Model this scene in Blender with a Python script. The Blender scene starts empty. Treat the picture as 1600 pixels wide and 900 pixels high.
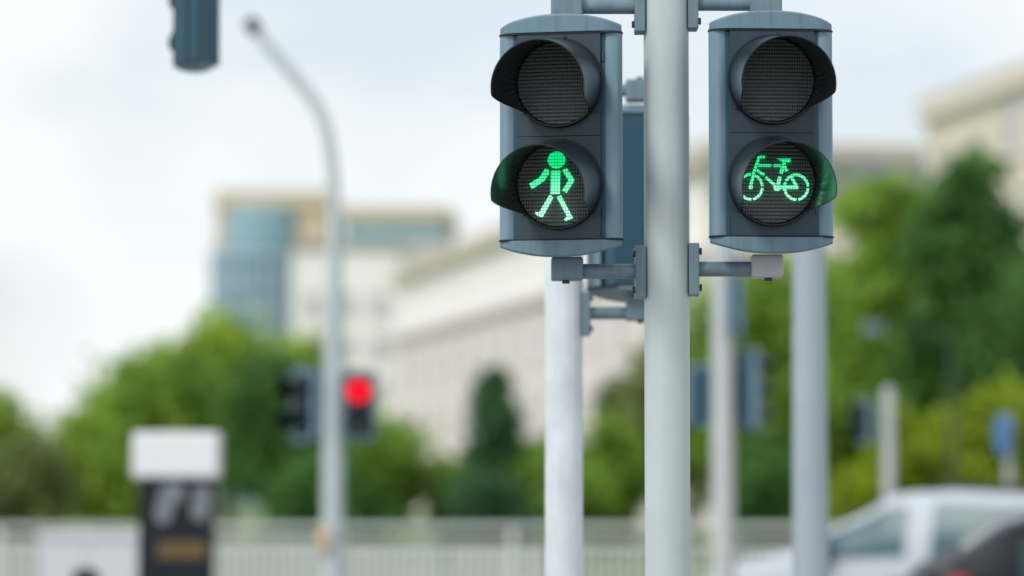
import bpy, math, random
from math import sin, cos, pi, radians as R
from mathutils import Vector

sc = bpy.context.scene
col = sc.collection

# ------------------------------------------------------------------ camera, sky, sun, exposure
F = 5000.0                      # focal length in photo pixels (1600 wide)
HOR = 760.0                     # photo row of the horizon
CAMZ = 1.6
PITCH = math.atan((HOR - 450) / F)
cam = bpy.data.cameras.new('camera')
cam.lens = 112.5; cam.sensor_width = 36.0
cam.clip_start = 0.1; cam.clip_end = 5000
cam.dof.use_dof = True
cam.dof.focus_distance = 7.74
cam.dof.aperture_fstop = 1.62
cam.dof.aperture_blades = 0
camo = bpy.data.objects.new('camera', cam); col.objects.link(camo)
camo.location = (0, 0, CAMZ); camo.rotation_euler = (pi / 2 + PITCH, 0, 0)
sc.camera = camo

SUN_EL, SUN_AZ = 43, 224        # azimuth clockwise from +Y (where the sun stands)
world = bpy.data.worlds.new('World'); sc.world = world; world.use_nodes = True
wn = world.node_tree; wn.nodes.clear()
def N(t, kind, **kw):
    n = t.nodes.new(kind)
    for k, v in kw.items():
        if k in n.inputs.keys() if isinstance(k, str) else False: n.inputs[k].default_value = v
        else: setattr(n, k, v)
    return n
wout = wn.nodes.new('ShaderNodeOutputWorld'); wbg = wn.nodes.new('ShaderNodeBackground')
sky = wn.nodes.new('ShaderNodeTexSky'); sky.sky_type = 'NISHITA'; sky.sun_disc = False
sky.sun_elevation = R(SUN_EL); sky.sun_rotation = R(SUN_AZ)
sky.air_density = 1.0; sky.dust_density = 1.5; sky.ozone_density = 1.5
tc = wn.nodes.new('ShaderNodeTexCoord')
nz = wn.nodes.new('ShaderNodeTexNoise'); nz.inputs['Scale'].default_value = 7.0
nz.inputs['Detail'].default_value = 4; nz.inputs['Roughness'].default_value = 0.5
mp = wn.nodes.new('ShaderNodeMapping'); mp.inputs['Scale'].default_value = (1, 1, 1.7); mp.inputs['Location'].default_value = (0.35, 0.1, 0.55)
wn.links.new(tc.outputs['Generated'], mp.inputs['Vector']); wn.links.new(mp.outputs[0], nz.inputs['Vector'])
cr = wn.nodes.new('ShaderNodeValToRGB')
cr.color_ramp.elements[0].position = 0.36; cr.color_ramp.elements[0].color = (0.6, 0.6, 0.6, 1)
cr.color_ramp.elements[1].position = 0.60; cr.color_ramp.elements[1].color = (1, 1, 1, 1)
wn.links.new(nz.outputs['Fac'], cr.inputs[0])
# cloud cover over the clear sky: thick white with thin places where the blue comes through
mx = wn.nodes.new('ShaderNodeMix'); mx.data_type = 'RGBA'
wn.links.new(cr.outputs['Color'], mx.inputs['Factor'])
wn.links.new(sky.outputs[0], mx.inputs[6]); mx.inputs[7].default_value = (7.75, 8.05, 8.2, 1)
wn.links.new(mx.outputs[2], wbg.inputs['Color']); wbg.inputs['Strength'].default_value = 0.1
wn.links.new(wbg.outputs[0], wout.inputs['Surface'])

sun = bpy.data.lights.new('sun', 'SUN'); sun.energy = 1.5; sun.angle = R(14); sun.color = (1.0, 0.97, 0.93)
suno = bpy.data.objects.new('sun', sun); col.objects.link(suno)
sd = Vector((sin(R(SUN_AZ)) * cos(R(SUN_EL)), cos(R(SUN_AZ)) * cos(R(SUN_EL)), sin(R(SUN_EL))))
suno.rotation_euler = sd.to_track_quat('Z', 'Y').to_euler()

sc.view_settings.view_transform = 'Standard'; sc.view_settings.look = 'None'
sc.view_settings.exposure = 0.35; sc.view_settings.gamma = 1.0; sc.view_settings.use_curve_mapping = False
sc.render.engine = 'CYCLES'; sc.cycles.use_denoising = True
sc.cycles.max_bounces = 8; sc.cycles.sample_clamp_indirect = 6

def at(px, py, Y):
    """world point on the vertical plane y=Y that the photo shows at pixel px, py"""
    u = (px - 800) / F; v = (450 - py) / F
    y = cos(PITCH) - v * sin(PITCH); z = sin(PITCH) + v * cos(PITCH)
    return Vector((u * Y / y, Y, CAMZ + z * Y / y))
def gx(px, Y): return at(px, 760, Y).x

# ------------------------------------------------------------------ materials
MATS = {}
def mat(name, rgb, rough=0.5, metal=0.0, var=0.0, vscale=8.0, bump=0.0, bscale=60.0, spec=0.5, coat=0.0,
        emit=None, estr=1.0, trans=0.0, rvar=0.0, streak=0.0):
    m = bpy.data.materials.new(name); m.use_nodes = True; t = m.node_tree
    b = t.nodes['Principled BSDF']
    b.inputs['Base Color'].default_value = (*rgb, 1); b.inputs['Roughness'].default_value = rough
    b.inputs['Metallic'].default_value = metal; b.inputs['Specular IOR Level'].default_value = spec
    b.inputs['Coat Weight'].default_value = coat; b.inputs['Coat Roughness'].default_value = 0.08
    if trans: b.inputs['Transmission Weight'].default_value = trans
    if emit: b.inputs['Emission Color'].default_value = (*emit, 1); b.inputs['Emission Strength'].default_value = estr
    co = t.nodes.new('ShaderNodeTexCoord')
    if var:
        n = t.nodes.new('ShaderNodeTexNoise'); n.inputs['Scale'].default_value = vscale; n.inputs['Detail'].default_value = 6
        n.inputs['Roughness'].default_value = 0.62
        t.links.new(co.outputs['Object'], n.inputs['Vector'])
        r = t.nodes.new('ShaderNodeValToRGB'); e = r.color_ramp.elements
        e[0].position = 0.3; e[1].position = 0.7
        e[0].color = (*[c * (1 - var) for c in rgb], 1); e[1].color = (*[min(1, c * (1 + var)) for c in rgb], 1)
        t.links.new(n.outputs['Fac'], r.inputs[0]); t.links.new(r.outputs[0], b.inputs['Base Color'])
        if streak:                               # rain streaks and road film running down the paint
            mp_ = t.nodes.new('ShaderNodeMapping'); mp_.inputs['Scale'].default_value = (70, 70, 2.2)
            t.links.new(co.outputs['Object'], mp_.inputs['Vector'])
            n3 = t.nodes.new('ShaderNodeTexNoise'); n3.inputs['Scale'].default_value = 1.0; n3.inputs['Detail'].default_value = 5
            t.links.new(mp_.outputs[0], n3.inputs['Vector'])
            q3 = t.nodes.new('ShaderNodeMapRange'); q3.inputs['From Min'].default_value = 0.48; q3.inputs['From Max'].default_value = 0.75
            q3.inputs['To Min'].default_value = 0.0; q3.inputs['To Max'].default_value = streak
            t.links.new(n3.outputs['Fac'], q3.inputs['Value'])
            m3 = t.nodes.new('ShaderNodeMix'); m3.data_type = 'RGBA'; m3.inputs[7].default_value = (rgb[0]*0.35+0.01, rgb[1]*0.33+0.008, rgb[2]*0.30+0.004, 1)
            t.links.new(q3.outputs[0], m3.inputs['Factor']); t.links.new(r.outputs[0], m3.inputs[6]); t.links.new(m3.outputs[2], b.inputs['Base Color'])
        if rvar:
            q = t.nodes.new('ShaderNodeMapRange'); q.inputs['To Min'].default_value = max(0, rough - rvar); q.inputs['To Max'].default_value = min(1, rough + rvar)
            t.links.new(n.outputs['Fac'], q.inputs['Value']); t.links.new(q.outputs[0], b.inputs['Roughness'])
    if bump:
        n2 = t.nodes.new('ShaderNodeTexNoise'); n2.inputs['Scale'].default_value = bscale; n2.inputs['Detail'].default_value = 4
        t.links.new(co.outputs['Object'], n2.inputs['Vector'])
        bp = t.nodes.new('ShaderNodeBump'); bp.inputs['Strength'].default_value = bump; bp.inputs['Distance'].default_value = 0.002
        t.links.new(n2.outputs['Fac'], bp.inputs['Height']); t.links.new(bp.outputs[0], b.inputs['Normal'])
    MATS[name] = m
    return m

mat('pole_paint', (0.49, 0.56, 0.575), 0.42, streak=0.07, var=0.06, vscale=5, bump=0.06, bscale=40, rvar=0.08)
mat('pole_white', (0.66, 0.72, 0.77), 0.5, streak=0.12, var=0.13, vscale=7, bump=0.15, bscale=25)
mat('pole_steel', (0.36, 0.425, 0.47), 0.45, metal=0.2, var=0.07, vscale=4)
mat('pole_cream', (0.53, 0.565, 0.555), 0.5, var=0.06, vscale=4)
mat('bracket_paint', (0.15, 0.225, 0.27), 0.45, streak=0.3, var=0.12, vscale=14, bump=0.05, bscale=120)
mat('bracket_pale', (0.40, 0.43, 0.45), 0.45, var=0.06, vscale=14)
mat('housing_light', (0.18, 0.29, 0.365), 0.38, streak=0.25, var=0.05, vscale=9, bump=0.03, bscale=150)
mat('cap_paint', (0.135, 0.232, 0.295), 0.42, streak=0.3, var=0.07, vscale=9, bump=0.04, bscale=150)
mat('housing_blue', (0.016, 0.068, 0.108), 0.42, var=0.05, vscale=9)
mat('door_grey', (0.021, 0.046, 0.066), 0.5, streak=0.15, var=0.12, vscale=20, bump=0.08, bscale=300)
mat('visor_grey', (0.010, 0.019, 0.026), 0.24, spec=0.32, var=0.06, vscale=15, bump=0.04, bscale=200)
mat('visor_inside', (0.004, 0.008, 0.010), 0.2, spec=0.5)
mat('gasket', (0.012, 0.016, 0.02), 0.7)
mat('bolt_dark', (0.05, 0.052, 0.06), 0.4, metal=0.6)
mat('post_green', (0.05, 0.075, 0.05), 0.6, var=0.1)
mat('dark_grey', (0.03, 0.035, 0.042), 0.5, var=0.1)
mat('asphalt', (0.055, 0.056, 0.058), 0.9, var=0.2, vscale=30, bump=0.4, bscale=90)
mat('paving', (0.27, 0.265, 0.25), 0.85, var=0.12, vscale=3)
mat('kerb', (0.36, 0.35, 0.33), 0.85, var=0.12, vscale=3)
mat('road_paint', (0.75, 0.75, 0.72), 0.7, var=0.08)
mat('soil', (0.12, 0.18, 0.06), 0.95, var=0.25, vscale=0.4)
mat('fence_steel', (0.58, 0.63, 0.60), 0.5, metal=0.0, var=0.05)
mat('concrete', (0.30, 0.33, 0.31), 0.8, var=0.1, vscale=2)
mat('white_gloss', (0.82, 0.85, 0.87), 0.35)
mat('cabinet_grey', (0.62, 0.66, 0.69), 0.5, var=0.04)
mat('totem_navy', (0.010, 0.016, 0.024), 0.45, spec=0.3)
mat('print_pale', (0.20, 0.23, 0.26), 0.5)
mat('print_gold', (0.15, 0.095, 0.03), 0.5)
mat('sign_blue', (0.02, 0.16, 0.42), 0.45)
mat('sign_back', (0.42, 0.44, 0.46), 0.5)
mat('button_amber', (0.72, 0.50, 0.26), 0.45)
mat('car_silver', (0.52, 0.57, 0.62), 0.5, spec=0.25)
mat('car_glass_dark', (0.02, 0.04, 0.05), 0.1, spec=0.4, coat=0.3)
mat('car_dark', (0.004, 0.009, 0.016), 0.4, spec=0.2, coat=0.0)
mat('car_glass', (0.06, 0.13, 0.15), 0.2, spec=0.12)
mat('tyre', (0.015, 0.015, 0.015), 0.85)
mat('rim', (0.45, 0.46, 0.48), 0.3, metal=0.8)
mat('black_trim', (0.012, 0.012, 0.013), 0.55)
mat('tail_red', (0.30, 0.008, 0.02), 0.2, coat=0.7)
mat('headlamp', (0.7, 0.72, 0.75), 0.12, coat=0.8)
mat('bark', (0.10, 0.075, 0.05), 0.9, var=0.25, vscale=6)
mat('wall_cream', (0.78, 0.72, 0.67), 0.85, var=0.04, vscale=0.3)
mat('wall_white', (0.88, 0.855, 0.83), 0.85, var=0.04, vscale=0.3)
mat('wall_pink', (0.80, 0.735, 0.75), 0.85, var=0.07, vscale=0.35)
mat('wall_beige', (0.70, 0.645, 0.545), 0.85, var=0.05, vscale=0.3)
mat('wall_tan', (0.62, 0.52, 0.37), 0.8, var=0.06, vscale=0.3)
mat('wall_grey', (0.46, 0.47, 0.46), 0.85, var=0.05, vscale=0.3)
mat('brick_red', (0.38, 0.20, 0.13), 0.85, var=0.1, vscale=1)
mat('roof_slate', (0.26, 0.275, 0.28), 0.7, var=0.1, vscale=1)
mat('roof_tan', (0.58, 0.53, 0.44), 0.8, var=0.1, vscale=1)
mat('glass_teal', (0.26, 0.42, 0.48), 0.25, spec=0.3, var=0.15, vscale=0.5)
mat('glass_blue', (0.12, 0.25, 0.35), 0.25, spec=0.3, var=0.15, vscale=0.5)
mat('glass_window', (0.44, 0.44, 0.44), 0.12, spec=0.6)
mat('mullion', (0.55, 0.63, 0.67), 0.5)
mat('stone_trim', (0.70, 0.655, 0.65), 0.85, var=0.05, vscale=0.5)

def leaf_mat(name, rgb):
    m = bpy.data.materials.new(name); m.use_nodes = True; t = m.node_tree; b = t.nodes['Principled BSDF']
    b.inputs['Roughness'].default_value = 0.55; b.inputs['Specular IOR Level'].default_value = 0.3
    co = t.nodes.new('ShaderNodeTexCoord'); n = t.nodes.new('ShaderNodeTexNoise'); n.inputs['Scale'].default_value = 0.9; n.inputs['Detail'].default_value = 3
    t.links.new(co.outputs['Object'], n.inputs['Vector'])
    r = t.nodes.new('ShaderNodeValToRGB'); e = r.color_ramp.elements; e[0].position = 0.32; e[1].position = 0.68
    e[0].color = (*[c * 0.62 for c in rgb], 1); e[1].color = (rgb[0] * 1.5, rgb[1] * 1.3, rgb[2] * 1.1, 1)
    t.links.new(n.outputs['Fac'], r.inputs[0]); t.links.new(r.outputs[0], b.inputs['Base Color'])
    tr = t.nodes.new('ShaderNodeBsdfTranslucent'); t.links.new(r.outputs[0], tr.inputs['Color'])
    mxs = t.nodes.new('ShaderNodeMixShader'); mxs.inputs[0].default_value = 0.5
    t.links.new(b.outputs[0], mxs.inputs[1]); t.links.new(tr.outputs[0], mxs.inputs[2])
    t.links.new(mxs.outputs[0], t.nodes['Material Output'].inputs['Surface'])
    MATS[name] = m
leaf_mat('leaf_spring', (0.34, 0.53, 0.08))
leaf_mat('leaf_deep', (0.10, 0.25, 0.07))
leaf_mat('leaf_mid', (0.27, 0.47, 0.08))
leaf_mat('leaf_lime', (0.29, 0.43, 0.035))
leaf_mat('leaf_conifer', (0.08, 0.21, 0.10))
leaf_mat('leaf_dull', (0.20, 0.29, 0.11))

def lens_mat(name, rgb, emit=None, estr=0.0):
    """ribbed LED optic: rows of small prisms in the surface"""
    m = bpy.data.materials.new(name); m.use_nodes = True; t = m.node_tree; b = t.nodes['Principled BSDF']
    b.inputs['Base Color'].default_value = (*rgb, 1); b.inputs['Roughness'].default_value = 0.22
    b.inputs['Specular IOR Level'].default_value = 0.8
    co = t.nodes.new('ShaderNodeTexCoord'); sep = t.nodes.new('ShaderNodeSeparateXYZ'); t.links.new(co.outputs['Object'], sep.inputs[0])
    def wave(out, period, power):
        a = t.nodes.new('ShaderNodeMath'); a.operation = 'MULTIPLY'; a.inputs[1].default_value = pi / period
        t.links.new(out, a.inputs[0])
        s = t.nodes.new('ShaderNodeMath'); s.operation = 'SINE'; t.links.new(a.outputs[0], s.inputs[0])
        q = t.nodes.new('ShaderNodeMath'); q.operation = 'ABSOLUTE'; t.links.new(s.outputs[0], q.inputs[0])
        p = t.nodes.new('ShaderNodeMath'); p.operation = 'POWER'; p.inputs[1].default_value = power; t.links.new(q.outputs[0], p.inputs[0])
        return p.outputs[0]
    wz = wave(sep.outputs['Z'], 0.0092, 0.6); wx = wave(sep.outputs['X'], 0.0062, 0.8)
    ad = t.nodes.new('ShaderNodeMath'); ad.operation = 'MULTIPLY_ADD'; ad.inputs[1].default_value = 0.6
    t.links.new(wx, ad.inputs[0]); t.links.new(wz, ad.inputs[2])
    bp = t.nodes.new('ShaderNodeBump'); bp.inputs['Strength'].default_value = 1.0; bp.inputs['Distance'].default_value = 0.0028
    t.links.new(ad.outputs[0], bp.inputs['Height']); t.links.new(bp.outputs[0], b.inputs['Normal'])
    mr = t.nodes.new('ShaderNodeMapRange'); mr.inputs['To Min'].default_value = 0.5; mr.inputs['To Max'].default_value = 1.25
    t.links.new(wz, mr.inputs['Value'])
    vm = t.nodes.new('ShaderNodeVectorMath'); vm.operation = 'SCALE'; vm.inputs[0].default_value = rgb
    t.links.new(mr.outputs[0], vm.inputs['Scale']); t.links.new(vm.outputs[0], b.inputs['Base Color'])
    if emit:
        b.inputs['Emission Color'].default_value = (*emit, 1); b.inputs['Emission Strength'].default_value = estr
    MATS[name] = m
lens_mat('lens_smoke', (0.155, 0.172, 0.178))
lens_mat('lens_red_lit', (0.12, 0.004, 0.008), (1.0, 0.004, 0.02), 1.0)

def led_mat():
    """lit LED cells: bright cells between thin dark webs, cells nearer the bottom aimed more at the footway"""
    m = bpy.data.materials.new('led_green'); m.use_nodes = True; t = m.node_tree
    t.nodes.remove(t.nodes['Principled BSDF'])
    em = t.nodes.new('ShaderNodeEmission'); t.links.new(em.outputs[0], t.nodes['Material Output'].inputs['Surface'])
    co = t.nodes.new('ShaderNodeTexCoord'); sep = t.nodes.new('ShaderNodeSeparateXYZ'); t.links.new(co.outputs['Object'], sep.inputs[0])
    def cells(out, period, duty):
        a = t.nodes.new('ShaderNodeMath'); a.operation = 'DIVIDE'; a.inputs[1].default_value = period; t.links.new(out, a.inputs[0])
        f = t.nodes.new('ShaderNodeMath'); f.operation = 'FRACT'; t.links.new(a.outputs[0], f.inputs[0])
        l = t.nodes.new('ShaderNodeMath'); l.operation = 'LESS_THAN'; l.inputs[1].default_value = duty; t.links.new(f.outputs[0], l.inputs[0])
        return l.outputs[0]
    cz = cells(sep.outputs['Z'], 0.0078, 0.74); cx = cells(sep.outputs['X'], 0.0067, 0.80)
    mu = t.nodes.new('ShaderNodeMath'); mu.operation = 'MULTIPLY'; t.links.new(cz, mu.inputs[0]); t.links.new(cx, mu.inputs[1])
    mr = t.nodes.new('ShaderNodeMapRange'); mr.inputs['To Min'].default_value = 0.36; mr.inputs['To Max'].default_value = 1.18
    t.links.new(mu.outputs[0], mr.inputs['Value'])
    nzz = t.nodes.new('ShaderNodeTexNoise'); nzz.inputs['Scale'].default_value = 22; t.links.new(co.outputs['Object'], nzz.inputs['Vector'])
    zz = t.nodes.new('ShaderNodeMath'); zz.operation = 'MULTIPLY_ADD'; zz.inputs[1].default_value = -8.0; zz.inputs[2].default_value = 0.30
    t.links.new(sep.outputs['Z'], zz.inputs[0])
    aa = t.nodes.new('ShaderNodeMath'); aa.operation = 'MULTIPLY_ADD'; aa.inputs[1].default_value = 0.5; t.links.new(nzz.outputs['Fac'], aa.inputs[0]); t.links.new(zz.outputs[0], aa.inputs[2])
    r = t.nodes.new('ShaderNodeValToRGB'); e = r.color_ramp.elements
    e[0].position = 0.12; e[0].color = (0.0, 0.62, 0.17, 1); e[1].position = 1.0; e[1].color = (0.36, 0.98, 0.62, 1)
    mid = r.color_ramp.elements.new(0.5); mid.color = (0.07, 0.85, 0.34, 1)
    t.links.new(aa.outputs[0], r.inputs[0]); t.links.new(r.outputs[0], em.inputs['Color'])
    ms = t.nodes.new('ShaderNodeMath'); ms.operation = 'MULTIPLY'; ms.inputs[1].default_value = 1.15
    t.links.new(mr.outputs[0], ms.inputs[0]); t.links.new(ms.outputs[0], em.inputs['Strength'])
    MATS['led_green'] = m
led_mat()

# ------------------------------------------------------------------ mesh helpers
class MB:
    def __init__(s): s.v = []; s.f = []
    def add(s, vs, fs):
        o = len(s.v); s.v += [tuple(p) for p in vs]; s.f += [tuple(i + o for i in f) for f in fs]; return s
    def box(s, a, b):
        x0, y0, z0 = a; x1, y1, z1 = b
        return s.add([(x0,y0,z0),(x1,y0,z0),(x1,y1,z0),(x0,y1,z0),(x0,y0,z1),(x1,y0,z1),(x1,y1,z1),(x0,y1,z1)],
                     [(0,3,2,1),(4,5,6,7),(0,1,5,4),(1,2,6,5),(2,3,7,6),(3,0,4,7)])
    def prism(s, poly, z0, z1):                 # plan polygon (counter-clockwise) raised from z0 to z1
        n = len(poly)
        return s.add([(x, y, z0) for x, y in poly] + [(x, y, z1) for x, y in poly],
                     [tuple(range(n - 1, -1, -1)), tuple(range(n, 2 * n))] + [(i, (i + 1) % n, n + (i + 1) % n, n + i) for i in range(n)])
    def plate(s, poly, y0, y1):                 # polygon in x,z (counter-clockwise seen from -y) with thickness in y
        n = len(poly)
        return s.add([(x, y0, z) for x, z in poly] + [(x, y1, z) for x, z in poly],
                     [tuple(range(n)), tuple(range(2 * n - 1, n - 1, -1))] + [(i, n + i, n + (i + 1) % n, (i + 1) % n) for i in range(n)])
    def tube(s, pts, rad, n=20, caps=True):
        pts = [Vector(p) for p in pts]; rad = rad if isinstance(rad, (list, tuple)) else [rad] * len(pts)
        rings = []; prev = None
        for i, p in enumerate(pts):
            d = (pts[min(i + 1, len(pts) - 1)] - pts[max(i - 1, 0)]).normalized()
            if prev is None:
                a = Vector((1, 0, 0)) if abs(d.x) < 0.8 else Vector((0, 1, 0))
                u = d.cross(a).normalized()
            else:
                u = (prev - d * prev.dot(d)).normalized()
            w = d.cross(u); prev = u
            rings.append([p + (u * cos(2 * pi * k / n) + w * sin(2 * pi * k / n)) * rad[i] for k in range(n)])
        vs = [q for r in rings for q in r]; fs = []
        for i in range(len(rings) - 1):
            for k in range(n):
                a = i * n + k; b = i * n + (k + 1) % n
                fs.append((a, b, b + n, a + n))
        if caps:
            fs.append(tuple(range(n - 1, -1, -1))); fs.append(tuple(range((len(rings) - 1) * n, len(rings) * n)))
        return s.add(vs, fs)
    def grid(s, P, closed=False):               # P[i][j] -> quads
        n = len(P[0]); vs = [q for r in P for q in r]; fs = []
        for i in range(len(P) - 1):
            for j in range(n if closed else n - 1):
                a = i * n + j; b = i * n + (j + 1) % n
                fs.append((a, b, b + n, a + n))
        return s.add(vs, fs)
    def mesh(s, name, m):
        me = bpy.data.meshes.new(name); me.from_pydata(s.v, [], s.f); me.update()
        me.materials.append(MATS[m]); return me
    def build(s, name, m, parent=None, smooth=False, bevel=0.0, loc=None):
        return link(name, s.mesh(name, m), parent, smooth, bevel, loc)
def smooth_by_angle(me, ang=40):
    me.polygons.foreach_set('use_smooth', [True] * len(me.polygons))
    import bmesh
    bm = bmesh.new(); bm.from_mesh(me)
    bmesh.ops.recalc_face_normals(bm, faces=bm.faces)
    for e in bm.edges:
        if len(e.link_faces) == 2 and e.calc_face_angle(0) > R(ang): e.smooth = False
    bm.to_mesh(me); bm.free()
def link(name, me, parent=None, smooth=False, bevel=0.0, loc=None):
    o = bpy.data.objects.new(name, me); col.objects.link(o)
    if parent: o.parent = parent
    if loc is not None: o.location = loc
    if smooth: smooth_by_angle(me)
    if bevel:
        b = o.modifiers.new('bevel', 'BEVEL'); b.width = bevel; b.segments = 3; b.limit_method = 'ANGLE'; b.angle_limit = R(35); b.harden_normals = False
        for p in me.polygons: p.use_smooth = True
        b.use_clamp_overlap = True
        w = o.modifiers.new('normals', 'WEIGHTED_NORMAL'); w.keep_sharp = True
    return o
def empty(name, loc=(0, 0, 0), rz=0):
    o = bpy.data.objects.new(name, None); o.empty_display_size = 0.1; col.objects.link(o)
    o.location = loc; o.rotation_euler = (0, 0, rz); return o
def tag(o, label, cat, group=None):
    o['label'] = label; o['category'] = cat
    if group: o['group'] = group
    return o
def struct(o): o['kind'] = 'structure'; return o
def copy_tree(o, parent=None):
    c = o.copy(); col.objects.link(c); c.parent = parent
    for ch in list(o.children): copy_tree(ch, c)
    return c

# ------------------------------------------------------------------ ground, road, pavements
def sheet(name, x0, y0, x1, y1, z, m):
    return struct(MB().add([(x0,y0,z),(x1,y0,z),(x1,y1,z),(x0,y1,z)], [(0,1,2,3)]).build(name, m))
sheet('ground', -420, -60, 420, 900, -0.14, 'soil')
sheet('road', -400, 14.0, 400, 29.0, -0.132, 'asphalt')
struct(MB().box((-400, -60, -0.13), (400, 13.85, 0.0)).build('near_pavement', 'paving'))
struct(MB().box((-400, 29.15, -0.13), (400, 42, 0.0)).build('far_pavement', 'paving'))
struct(MB().box((-400, 13.85, -0.13), (400, 14.0, 0.004)).build('near_kerb', 'kerb'))
struct(MB().box((-400, 29.0, -0.13), (400, 29.15, 0.004)).build('far_kerb', 'kerb'))
struct(MB().prism([(-9.5,22.7),(2.05,22.7),(2.3,23.9),(2.05,25.1),(-9.5,25.1),(-9.9,23.9)], -0.13, 0.0).build('traffic_island', 'paving'))
for k in range(-8, 9):
    sheet('lane_marking', k * 6 - 1.5, 18.2 + 0.0, k * 6 + 1.5, 18.32, -0.128, 'road_paint')
for k in range(8):
    sheet('crossing_stripe', -1.7 + 0.0, 14.5 + k * 1.0, 1.3, 15.0 + k * 1.0, -0.124, 'road_paint')

# ------------------------------------------------------------------ signal heads
def arc_cap(hw, plan_front, plan_back, z0, hs, hc, up=True, nx=22):
    """domed end cap: flat on the body side, arched across its width"""
    rows = []
    for i in range(nx + 1):
        x = -hw + 2 * hw * i / nx
        t = x / hw
        zc = hs + (hc - hs) * (1 - abs(t) ** 2.2)
        yf, yb = plan_front(x), plan_back(x)
        a, b = (z0, z0 + zc) if up else (z0, z0 - zc)
        bb = a + (b - a) * 0.3                       # the cap thins towards its back
        rows.append([(x, yf, a), (x, yf, b - (0.004 if up else -0.004)), (x, yf + 0.006, b), (x, yb - 0.01, bb), (x, yb, bb - (0.002 if up else -0.002)), (x, yb, a)])
    m = MB(); m.grid(rows, closed=True)
    n = len(rows[0]); L = len(rows)
    m.f.append(tuple(range(n))); m.f.append(tuple(range((L - 1) * n + n - 1, (L - 1) * n - 1, -1)))
    return m

def visor_mb(L, r0=0.1065, r1=0.113, tilt=R(9), short=0.014, t0=106, t1=132, th=0.0028):
    na, ns = 192, 16
    def length(a):
        d = abs(a)
        if d <= t0 - 6: return L
        if d >= t1: return short
        k = (d - (t0 - 6)) / (t1 - t0 + 6)
        k = k * k * (3 - 2 * k) * 0.35 + k * 0.65
        return L + (short - L) * k
    P_out, P_in = [], []
    for i in range(ns + 1):
        ro, ri = [], []
        for j in range(na):
            a = -180 + 360 * j / na
            l = length(a) * i / ns
            r = r0 + (r1 - r0) * (l / max(L, 0.01)) ** 1.3
            for lst, rr in ((ro, r), (ri, r - th)):
                x = rr * sin(R(a)); z = rr * cos(R(a)) - l * math.tan(tilt)
                lst.append((x, -l, z))
        P_out.append(ro); P_in.append(ri)
    m = MB()
    m.grid(P_out + P_in[::-1] + [P_out[0]], closed=True)
    return m

def disc_dome(r, dome, n=64, rings=12):
    m = MB(); rows = []
    for i in range(rings + 1):
        q = max(1e-4, r * i / rings)
        rows.append([(q * sin(2*pi*k/n), -dome * (1 - (i / rings) ** 2), q * cos(2*pi*k/n)) for k in range(n)])
    m.grid(rows, closed=True); m.f.append(tuple(range(n)))
    return m

CACHE = {}
def cached(key, fn):
    if key not in CACHE: CACHE[key] = fn()
    return CACHE[key]

def prepared(mb, name, m, smooth=True, ang=40):
    me = mb.mesh(name, m)
    if smooth: smooth_by_angle(me, ang)
    return me

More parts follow.
